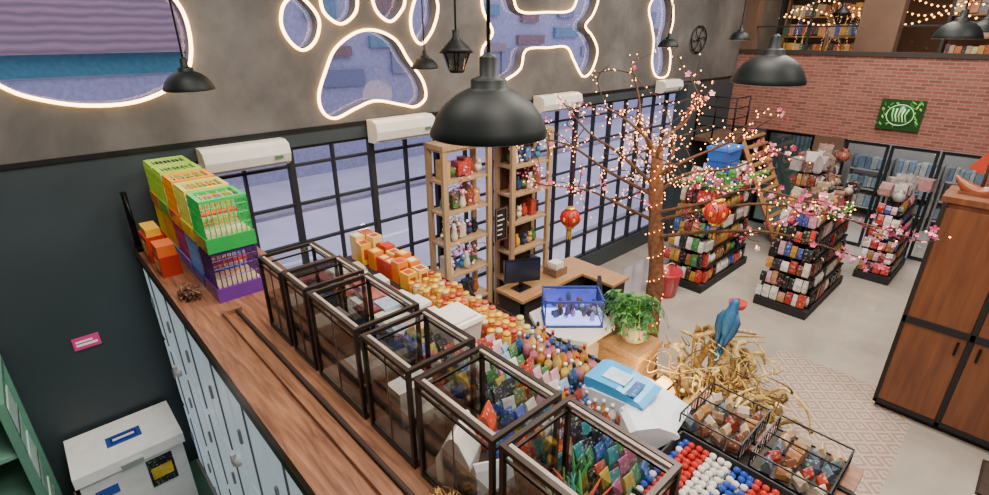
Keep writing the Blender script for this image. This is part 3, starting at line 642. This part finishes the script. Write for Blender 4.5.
for ei,(a,b_) in enumerate(ends):
    A=Vector(a);B=Vector(b_); d=B-A; mid=[A+d*t+Vector((q.gauss(0,.06),q.gauss(0,.06),q.gauss(0,.05)+.1*math.sin(t*3.14))) for t in (.3,.6)]
    P=cat([A]+mid+[B],5); n=len(P); tr.tube(P,[.020*(1-i/n)+.004 for i in range(n)],'#4c3424','bark',6)
    pink=.7 if ei in (5,6,7) else (.45 if ei in (0,8,11) else .08)
    subs=[]
    for k in range(9):
        i=q.randint(3,n-1); s0=P[i]; e=s0+Vector((q.gauss(0,.25),q.gauss(0,.25),q.gauss(.02,.2)))
        S=cat([s0,(s0+e)/2+Vector((q.gauss(0,.04),q.gauss(0,.04),q.gauss(0,.04))),e],4); tr.tube(S,[.008,.007,.007,.006,.006,.005,.004,.003,.002],'#3f2a1e','bark',4); subs.append(S)
    for S in subs+[P[4:]]:
        for p in S:
            if q.random()<(.8 if ei not in (5,6,7) else .2): fl.octa(p+Vector((q.gauss(0,.04),q.gauss(0,.04),q.gauss(0,.04))),.0085,'#ffa24e','bulb')
    for S in subs+[P[n//2:],P[-6:]]:
        for p in S[len(S)//3:]:
            for _ in range(3):
                if q.random()<pink*.24: flower(p+Vector((q.gauss(0,.035),q.gauss(0,.035),q.gauss(0,.035))))
    for _ in range(int(44*pink)): flower(B+Vector((q.gauss(0,.07),q.gauss(0,.11),q.gauss(0,.05))))
for i in range(110):
    t=i/110; p=trunk[min(len(trunk)-1,int(t*len(trunk)))]; a=i*.55; fl.octa((p.x+.105*math.cos(a),p.y+.105*math.sin(a),t*3.0+.05),.008,'#ffa24e','bulb')
par=tr.build('cherry_blossom_tree',origin=(5.25,2.66,0))
for o_,nm in ((bl,'blossoms'),(fl,'fairy_lights')):
    ob=o_.build(nm,origin=(5.25,2.66,0)); ob.parent=par; ob.location=(0,0,0)
for (c,top) in (((5.0,3.9,1.98),3.1),((5.25,2.15,2.44),3.4)):
    m=MB(); k=.13
    prof=[(k*math.sin(math.pi*(.13+.74*i/10)),-k*math.cos(math.pi*(.13+.74*i/10))*.95) for i in range(11)]
    m.lathe(c,prof,'#b8281e','satin',16)
    for i in range(12):
        a=i*math.pi/6; m.tube([(c[0]+r*1.02*math.cos(a),c[1]+r*1.02*math.sin(a),c[2]+z) for r,z in prof],.003,'#8a1410','gloss',4)
    m.lathe((c[0],c[1],c[2]+.11),[(.06,0),(.06,.03)],'#e8b83a','metal',12); m.lathe((c[0],c[1],c[2]-.14),[(.06,0),(.06,.03)],'#e8b83a','metal',12)
    for i in range(6):
        a=i*math.pi/3; m.ball((c[0]+.122*math.cos(a),c[1]+.122*math.sin(a),c[2]),(.022,.022,.035),'#e0a83a','satin',6)
    for i in range(8): m.bar((c[0]+.02*math.cos(i),c[1]+.02*math.sin(i),c[2]-.14),(c[0]+.03*math.cos(i),c[1]+.03*math.sin(i),c[2]-.3),.004,'#e8b83a','gloss')
    m.bar((c[0],c[1],c[2]+.14),(c[0],c[1],top),.003,'#8a1410'); m.build('red_paper_lantern')
# ---------------------------------------------------------------- driftwood & macaw
q=random.Random(33); m=MB()
c0=Vector((5.22,1.72,0))
m.tube(cat([(4.75,2.0,.1),(5.1,1.85,.2),(5.5,1.6,.16),(6.05,1.25,.08)],5),[.06+.08*math.sin(i/15*3.14) for i in range(16)],'#9a7a4c','bark',8)
m.tube(cat([(4.8,1.4,.08),(5.2,1.6,.3),(5.6,1.9,.2),(5.9,2.1,.05)],5),[.05+.06*math.sin(i/15*3.14) for i in range(16)],'#7f623c','bark',8)
DW=['#b89858','#ccae68','#96783e','#e0c488','#6f5428','#d8bc78','#5e4322']
for k in range(85):
    a=q.uniform(0,6.283); r0=q.uniform(0,.45); s0=c0+Vector((r0*math.cos(a),r0*math.sin(a),.03))
    L=q.uniform(.1,.75); H=q.uniform(.1,.85)
    p=[s0]
    for t in (.2,.4,.6,.8,1):
        p.append(s0+Vector((math.cos(a),math.sin(a)*.8,0))*L*t+Vector((q.gauss(0,.07),q.gauss(0,.07),max(.02,H*math.sin(t*2.5)+q.gauss(0,.06)))))
    P=cat(p,3); n=len(P); r=q.choice((.014,.02,.03,.055)); m.tube(P,[r*(1-.8*i/n)*(1+.2*math.sin(i*1.7)) for i in range(n)],q.choice(DW),'bark',6)
    for _ in range(2):
        s1=P[q.randint(n//3,n-1)]; m.tube(cat([s1,s1+Vector((q.gauss(0,.07),q.gauss(0,.07),q.uniform(.0,.1))),s1+Vector((q.gauss(0,.13),q.gauss(0,.13),q.uniform(-.03,.2)))],3),[r*.5,r*.45,r*.4,r*.3,r*.25,r*.2,r*.1],q.choice(DW),'bark',5)
for k in range(50): m.ball(c0+Vector((q.gauss(0,.35),q.gauss(0,.3),q.uniform(.05,.6))),(.03,.03,.025),q.choice(['#d8c870','#c8b050','#e0d4a0']),'petal',6)
m.tube(cat([(5.3,1.6,.05),(5.35,1.75,.5),(5.45,1.85,.85),(5.5,1.95,.98)],4),[.07,.065,.06,.055,.05,.05,.048,.045,.04,.04,.038,.036,.03],'#a98a58','bark',8)
m.tube(cat([(5.2,2.15,.9),(5.5,1.9,.975),(5.75,1.65,.94)],4),.024,'#b89a68','bark',8)
m.build('driftwood_perch')
m=MB(); base=Vector((5.5,1.88,1.0))
body=[base+Vector(v) for v in ((-.10,-.02,-.10),(-.07,-.015,-.02),(-.03,-.01,.07),(0,0,.15),(.025,0,.22),(.04,0,.27),(.055,.0,.315),(.065,0,.35),(.07,0,.375))]
m.tube(body,[.02,.055,.082,.09,.076,.056,.056,.047,.018],'#1f5f90','feather',12)
m.tube([p+Vector((.030,-.0,-.005)) for p in body[1:6]],[.04,.068,.074,.06,.038],'#e0a820','feather',10)
m.ball(body[6]+Vector((.035,0,.005)),(.028,.044,.03),'#f0ece4','feather',8)
m.ball(body[7]+Vector((0,0,.0)),(.045,.042,.025),'#3a806a','feather',8)
m.tube([body[6]+Vector((.04,0,.02)),body[6]+Vector((.08,0,.015)),body[6]+Vector((.1,0,-.02)),body[6]+Vector((.095,0,-.05))],[.026,.022,.014,.003],'#18181a','gloss',8)
for s_ in (-1,1):
    m.octa(body[6]+Vector((.045,s_*.042,.015)),.007,'#111111','gloss')
    W_=[base+Vector(v) for v in ((.0,s_*.065,.22),(-.03,s_*.088,.14),(-.07,s_*.08,.03),(-.12,s_*.05,-.09),(-.17,s_*.02,-.2))]
    m.tube(W_,[.025,.052,.05,.034,.006],'#174a74','feather',8,ell=(1,.6))
    for k in range(3):
        m.tube([base+Vector((-.05-.01*k,s_*(.07-.01*k),.08-.02*k)),base+Vector((-.16-.02*k,s_*(.03-.005*k),-.16-.03*k))],[.016,.006],'#123a64','feather',5)
    m.tube([base+Vector((-.01,s_*.03,-.0)),base+Vector((.0,s_*.035,-.02))],[.018,.01],'#3a3a3c','matte',6)
    for k in (-1,0,1): m.tube([base+Vector((.0,s_*.035,-.01)),base+Vector((.035,s_*.035+k*.012,-.012)),base+Vector((.045,s_*.035+k*.012,-.03))],.006,'#3a3a3c','matte',5)
for k in range(5):
    m.tube([base+Vector((-.08,(k-2)*.012,-.07)),base+Vector((-.15,(k-2)*.014,-.25)),base+Vector((-.2,(k-2)*.01,-.38-.03*(2-abs(k-2))))],[.018,.014,.004],['#1f5a8a','#2a6a98'][k%2],'feather',5)
m.build('blue_and_yellow_macaw')
m=MB(); m.lathe((5.95,1.98,1.05),[(.04,0),(.09,.03),(.11,.1),(.1,.1)],'#b83030','gloss',14,cap=True); m.tube([(5.95,1.98,.0),(5.95,1.98,1.05)],.02,'#8a6434','bark',6); m.lathe((5.95,1.98,0),[(.14,0),(.13,.03)],'#5a4030','matte',14); m.build('red_feeding_bowl_stand')
m=MB(); m.b2((4.3,.1,.0),(7.25,1.72,.005),'#ffffff','pattern_tiles'); m.build('patterned_floor_tiles',origin=(0,0,0))
# ---------------------------------------------------------------- gondolas
def gondola(name,x0,x1,y0,y1,h,pal,seed):
    q=random.Random(seed); m=MB(); fc='#1c1c20'
    m.b2((x0,y0,0),(x1,y1,.14),fc); ym=(y0+y1)/2
    m.b2((x0+.1,ym-.02,.14),(x1-.1,ym+.02,h),fc)
    for x in (x0+.1,x1-.1): m.b2((x-.025,ym-.03,.14),(x+.025,ym+.03,h+.04),fc,'metal')
    xm0,xm1=x0+.12,x1-.12; lv=6; dz=(h-.16)/lv
    for L in range(lv):
        z=.16+L*dz; dep=(y1-y0)/2*(1-.07*L)
        m.b2((xm0,ym-dep,z-.02),(xm1,ym+dep,z),fc,'metal')
        for sg in (-1,1):
            x=xm0+.02; run=0
            while x<xm1-.08:
                if run<=0: c=q.choice(pal); k=q.random(); w=q.uniform(.06,.13); run=q.randint(1,3); hh=dz*q.uniform(.55,.93)
                run-=1
                for dd in (0,1):
                    yy=ym+sg*(dep-.07-.11*dd)
                    if k<.5: m.bag((x+w/2,yy,z),(w*.92,.08,hh),c)
                    elif k<.75: m.box((x+w/2,yy,z+hh/2),(w*.86,.1,hh),c,'pack')
                    else: m.lathe((x+w/2,yy,z),[(w*.4,0),(w*.4,hh*.7),(w*.18,hh*.8),(w*.2,hh*.95)],c,'pack_small',8)
                x+=w+q.choice((0,0,.02,.05))
        y=ym-dep*.85
        while y<ym+dep*.8:
            w=q.uniform(.07,.13); hh=dz*q.uniform(.6,.9)
            for xe in (x0+.05,x1-.05): m.bag((xe,y+w/2,z),(w*.9,.07,hh),q.choice(pal),rz=math.pi/2)
            y+=w
    return m.build(name)
P1=['#f8f4ec','#d8d0c4','#c8342a','#2a2a2e','#9a6a3a','#d899aa','#b8903a','#4a3a2a','#e8e4dc','#7a2a24','#3a5aa8','#1c1c20','#c8922a','#3f8a4a','#c8342a']
P2=['#e8e4dc','#1c1c20','#2a2018','#c83a2a','#b88458','#d8a0b0','#7a2a1a','#d8d0c4','#141418','#5a2a1a','#33509a','#26262a','#b8822c','#f0ece4','#a82a20']
gondola('gondola_shelf',8.0,9.9,3.3,4.1,1.85,P1,1); gondola('gondola_shelf',8.35,10.3,1.75,2.55,1.75,P2,2); gondola('gondola_shelf',10.75,12.1,1.15,1.7,1.5,P1,3); gondola('gondola_shelf',10.6,12.15,2.5,3.15,1.8,P1,4)
def toys(name,x0,x1,y0,y1,z,n,pal,seed,rr=(.06,.13)):
    q=random.Random(seed); m=MB()
    for k in range(n):
        x=q.uniform(x0,x1);y=q.uniform(y0,y1);r=q.uniform(*rr); t=q.random(); c=q.choice(pal)
        if t<.35: m.ball((x,y,z+r*.9),(r,r,r*.9),c,'pack_small',10); m.ball((x+r*.7,y,z+r*1.7),(r*.5,r*.5,r*.5),c,'matte',8); m.ball((x+r*.5,y+r*.4,z+r*2.1),(r*.2,r*.2,r*.25),c,'matte',6); m.ball((x+r*.5,y-r*.4,z+r*2.1),(r*.2,r*.2,r*.25),c,'matte',6)
        elif t<.75: m.bag((x,y,z),(r*2,r*1.2,r*2.6),c,rz=q.uniform(0,3))
        else: m.box((x,y,z+r),(r*2,r*1.6,r*2),c,'pack',rz=q.uniform(0,3))
    return m.build(name)
toys('plush_toys',8.15,9.75,3.4,4.0,1.85,34,['#3a8a4a','#b83a30','#e8e4dc','#c0688a','#4a984a','#5a4a3a','#3a68a8'],1,(.05,.09))
toys('pet_bedding_bags',8.5,10.2,1.9,2.4,1.75,32,['#b8a48a','#7a5a4a','#d8d0c4','#b83a2a','#4a2a1a','#c87a3a','#2a2a2e','#8a6a4a'],2,(.05,.1))
toys('wrapped_pet_cushions',10.8,12.1,1.2,1.65,1.5,18,['#a8a09c','#b8a8a8','#b88888','#98949c'],3,(.08,.12))
toys('wrapped_pet_cushions',10.65,12.1,2.6,3.05,1.8,26,['#7a5a4a','#a8a09c','#984a3a','#b8b0ac','#8a7468'],4,(.08,.14))
def garland(name,pts,seed):
    q=random.Random(seed); m=MB(); P=cat(pts,12); m.tube(P,.012,'#2a4a24','matte',5)
    for p in P:
        for _ in range(6):
            a=Vector((q.gauss(0,1),q.gauss(0,1),q.gauss(0,1))).normalized(); b_=a.orthogonal().normalized()*.016
            m.add([p,p+a*.04+b_,p+a*.08,p+a*.04-b_],[(0,1,2,3)],q.choice(GR),'petal')
        m.octa(p+Vector((q.gauss(0,.05),q.gauss(0,.05),q.gauss(0,.05))),.013,'#ffa24e','bulb')
    m.build(name)
garland('leaf_garland_with_lights',[(8.02,4.1,1.88),(8.0,3.7,1.92),(8.02,3.28,1.88),(8.6,3.27,1.82),(9.2,3.27,1.9),(9.9,3.28,1.84)],1)
garland('leaf_garland_with_lights',[(8.4,2.55,1.75),(8.38,2.1,1.8),(8.42,1.74,1.76),(9.2,1.73,1.72)],2)
m=MB(); m.box((9.0,3.72,2.03),(.5,.34,.2),'#2a58a8','gloss'); m.box((9.0,3.72,2.24),(.5,.34,.2),'#2a68c8','gloss',taper=1.1); m.box((9.0,3.72,2.36),(.58,.42,.05),'#3a7ad8','gloss'); m.build('blue_storage_bin')
m=MB(); x,y,z=7.55,3.74,0; s_=1.12; m.lathe((x,y,z),[(.15*s_,0),(.17*s_,.02),(.22*s_,.36*s_),(.235*s_,.37*s_),(.235*s_,.4*s_),(.2*s_,.4*s_),(.16*s_,.05)],'#b8202a','gloss',20,cap=False); m.lathe((x,y,z+.01),[(.15*s_,0),(.15*s_,.01)],'#b8202a','gloss',16)
m.tube([(x+.23*s_*math.cos(t),y,z+.44+.12*math.sin(t)) for t in [i*math.pi/8 for i in range(9)]],.008,'#e8e4dc','gloss',5); m.build('red_bucket')
# stairs
m=MB()
n=12
for k in range(n):
    z=2.15*(k+1)/n; m.b2((11.3,3.3+(4.3-3.3)*k/n,z-.04),(12.2,3.3+(4.3-3.3)*(k+1)/n+.03,z),'#888888','wood_desk')
for x in (11.27,12.2): m.tube([(x,3.25,.02),(x,4.35,2.12)],.06,'#a8703c','matte',4,smooth=False)
m.b2((10.6,4.3,2.08),(12.38,5.15,2.15),'#5a4434','matte')
for x,y in ((10.62,4.32),(10.62,4.72),(10.62,5.1),(11.25,4.32)): m.tube([(x,y,2.15),(x,y,3.0)],.018,BLK,'metal')
m.b2((10.6,4.3,0),(10.68,4.38,2.1),BLK)
for z in (2.4,2.6,2.8,3.0): m.tube([(11.25,4.32,z),(10.62,4.32,z),(10.62,5.12,z)],.012,BLK,'metal')
m.build('mezzanine_staircase')
m=MB(); c=(10.35,5.17,4.08)
m.tube([(c[0]+.3*math.cos(t),c[1],c[2]+.24*math.sin(t)) for t in [i*6.283/24 for i in range(24)]],.014,'#1a1a1c','metal',5,closed=True)
for k in range(6):
    a=k*math.pi/3; m.tube([(c[0],c[1],c[2]),(c[0]+.16*math.cos(a+.3),c[1],c[2]+.12*math.sin(a+.3)),(c[0]+.29*math.cos(a),c[1],c[2]+.23*math.sin(a))],.01,'#1a1a1c','metal',4)
m.build('round_metal_wall_ornament')
m=MB(); m.b2((12.34,1.62,2.48),(12.4,2.3,3.04),'#18401f','gloss')
q=random.Random(5)
for k in range(60):
    y=q.uniform(1.64,2.24); z=q.uniform(2.5,2.98); a=q.uniform(0,3.14); L=q.uniform(.05,.11)
    m.add([(12.33,y,z),(12.325,y+L*.5*math.cos(a)+.02,z+L*.5*math.sin(a)),(12.33,y+L*math.cos(a),z+L*math.sin(a)),(12.325,y+L*.5*math.cos(a)-.02,z+L*.5*math.sin(a))],[(0,1,2,3)],q.choice(['#3a8a3a','#6ac04a','#2a6a2a','#8ad05a']),'petal')
m.tube([(12.32,1.96+.21*math.cos(t),2.76+.19*math.sin(t)) for t in [i*6.283/20 for i in range(20)]],.008,'#a8e0a0','panel',5,closed=True)
m.lathe((12.325,1.96,2.76),[(.2,0),(.2,.004)],'#1f4a24','gloss',20,M=Matrix.Rotation(-math.pi/2,3,'Y'))
for k in range(5): m.tube([(12.315,1.84+k*.05,2.64),(12.315,1.88+k*.05,2.76),(12.315,1.84+k*.06,2.88)],.012,['#8ad870','#d8f0c8'][k%2],'panel',5)
m.build('green_neon_leaf_sign')
# ---------------------------------------------------------------- cabinet
m=MB(); x0,x1=6.78,7.35
m.b2((x0+.03,-2.3,.08),(x1,.5,2.6),'#5a2c16','wood_cab'); m.b2((x0,-2.32,2.6),(x1+.02,.53,2.66),'#888888','wood_cab'); m.b2((x0+.05,-2.3,0),(x1,.48,.08),'#17120f')
ys_=[.5,-.1,-.7,-1.3,-1.9]
for i in range(4):
    a,b_=ys_[i],ys_[i+1]
    for z0,z1 in ((.14,1.2),(1.28,2.54)):
        m.b2((x0,b_+.03,z0),(x0+.03,a-.03,z1),'#a3562a','wood_cab')
    m.b2((x0-.012,b_-.02,.08),(x0+.03,b_+.02,2.6),BLK)
    hy=b_+.09 if i%2==0 else a-.09
    m.b2((x0-.04,hy-.012,1.0),(x0-.025,hy+.012,1.16),BLK,'metal'); m.b2((x0-.03,hy-.012,1.01),(x0,hy+.012,1.03),BLK,'metal'); m.b2((x0-.03,hy-.012,1.13),(x0,hy+.012,1.15),BLK,'metal')
m.b2((x0-.012,-2.3,1.2),(x0+.03,.5,1.28),BLK); m.b2((x0-.012,.47,.08),(x0+.03,.51,2.6),'#1d1512'); m.b2((x0-.012,-2.3,.08),(x0+.03,.5,.13),BLK)
m.build('wooden_cabinet')
m=MB(); c=Vector((7.05,.28,2.67))
m.tube([c+Vector((0,.22-.44*t,.16-.14*math.sin(t*math.pi))) for t in [i/10 for i in range(11)]],[.01,.03,.05,.06,.065,.065,.065,.06,.05,.03,.01],'#8a4a2a','gloss',8)
m.b2((6.98,.12,2.66),(7.12,.44,2.69),'#5c2c1c','wood_cab')
m.tube([c+Vector((0,-.0,.08)),c+Vector((0,-.02,.62))],.012,'#6a3a20','bark')
m.add([c+Vector((0,-.03,.2)),c+Vector((0,-.2,.24)),c+Vector((0,-.04,.58))],[(0,1,2)],'#2a68c8','gloss'); m.add([c+Vector((0,.02,.2)),c+Vector((0,.15,.26)),c+Vector((0,0,.5))],[(0,1,2)],'#b8402a','gloss')
m.build('wooden_model_sailboat')
m=MB(); m.b2((6.0,-.95,.005),(6.6,-.55,.02),'#3a2c24'); m.frame((6.0,-.95,.012),(6.6,-.55,.014),.02,'#241a16','matte'); m.build('doormat')
# ---------------------------------------------------------------- pendants
def pend(c,rad,name='pendant_lamp'):
    m=MB(); r=rad; k=r/.25
    prof=[(r*1.0,0),(r*1.0,.02*k),(r*.96,.04*k),(r*.88,.085*k),(r*.74,.13*k),(r*.56,.165*k),(r*.38,.187*k),(r*.3,.195*k),(r*.3,.225*k),(r*.27,.23*k),(r*.15,.24*k),(r*.15,.31*k),(r*.11,.32*k),(r*.04,.33*k)]
    m.lathe(c,prof,'#0b1213','lampblack',40,cap=False)
    pin=[(a*.97,b_-.004) for a,b_ in prof[:8]]; m.lathe(c,pin,'#d8d4cc','matte',36,cap=False)
    m.tube([(c[0],c[1],c[2]+.32*k),(c[0],c[1],6.99)],.006+.006*r,'#111113','matte',6)
    m.lathe((c[0],c[1],6.95),[(.06,0),(.06,.05)],'#111113','matte',12)
    m.ball((c[0],c[1],c[2]+.08*k),r*.2,'#ffe0a8','softglow',10)
    m.build(name)
pend((1.40,1.53,3.82),.235); pend((1.06,4.5,3.8),.175); pend((3.53,4.9,3.83),.15); pend((4.6,1.66,3.82),.28); pend((8.34,3.53,4.1),.15); pend((7.47,4.2,4.0),.15); pend((7.65,.93,4.14),.22); pend((10.1,.96,4.2),.2)
for c in ((2.94,3.62,3.88),(11.1,3.0,4.33)):
    m=MB(); m.lathe(c,[(.06,0),(.06,.02)],'#14171a','lampblack',12); m.lathe((c[0],c[1],c[2]+.02),[(.075,0),(.11,.13),(.11,.14)],'#cfc8b8','smokedglass',12,cap=False)
    for k in range(6): a=k*math.pi/3; m.tube([(c[0]+.06*math.cos(a),c[1]+.06*math.sin(a),c[2]+.01),(c[0]+.12*math.cos(a),c[1]+.12*math.sin(a),c[2]+.16)],.009,'#0b0d0f','lampblack',4)
    m.lathe((c[0],c[1],c[2]+.16),[(.15,0),(.12,.04),(.05,.1),(.03,.13),(.03,.18)],'#0b0d0f','lampblack',16); m.ball((c[0],c[1],c[2]+.08),.02,'#a89878','matte',8)
    m.tube([(c[0],c[1],c[2]+.34),(c[0],c[1],6.99)],.009,'#111113'); m.build('lantern_pendant_lamp')
# ---------------------------------------------------------------- lights
def area(n,loc,size,p,col,rot=(0,0,0),sy=None):
    l=bpy.data.lights.new(n,'AREA'); l.energy=p; l.color=col; l.size=size
    if sy: l.shape='RECTANGLE'; l.size_y=sy
    o=bpy.data.objects.new(n,l); o.location=loc; o.rotation_euler=rot; bpy.context.collection.objects.link(o)
WM=(1,.91,.80)
for i,(x,y,p) in enumerate(((.5,3,170),(1.5,.5,220),(4.5,1.8,290),(7.5,2,310),(10.5,2,300),(6,-1.5,240),(1,-1.5,170))): area('ceiling_light',(x,y,6.9),1.6,p,WM)
area('mezzanine_light',(13.6,1.5,6.6),1.2,90,(1,.66,.36),sy=6)
area('back_room_fill',(13.6,1.8,3.3),1,110,(.9,.95,1),sy=3)  # fill light added to lift the dark view through the glass doors
l=bpy.data.lights.new('planter_light','POINT'); l.energy=45; l.color=(1,.72,.35); l.shadow_soft_size=.1; o=bpy.data.objects.new('planter_light',l); o.location=(4.4,2.15,.75); bpy.context.collection.objects.link(o)
l=bpy.data.lights.new('tree_glow','POINT'); l.energy=24; l.color=(1,.62,.3); l.shadow_soft_size=.25; o=bpy.data.objects.new('tree_lamp',l); o.location=(4.8,2.5,3.2); bpy.context.collection.objects.link(o)
w=bpy.data.worlds.new('World'); SC.world=w; w.use_nodes=True; bg=w.node_tree.nodes['Background']; bg.inputs[0].default_value=(.68,.66,.95,1); bg.inputs[1].default_value=1.85
cd=bpy.data.cameras.new('camera'); cd.lens=510/989*36; cd.sensor_width=36; cd.clip_start=.05; cd.clip_end=200
co=bpy.data.objects.new('camera',cd); co.location=(0,0,4.2); co.rotation_euler=(math.pi/2-math.atan(215/510),0,math.radians(-43.1)); bpy.context.collection.objects.link(co); SC.camera=co
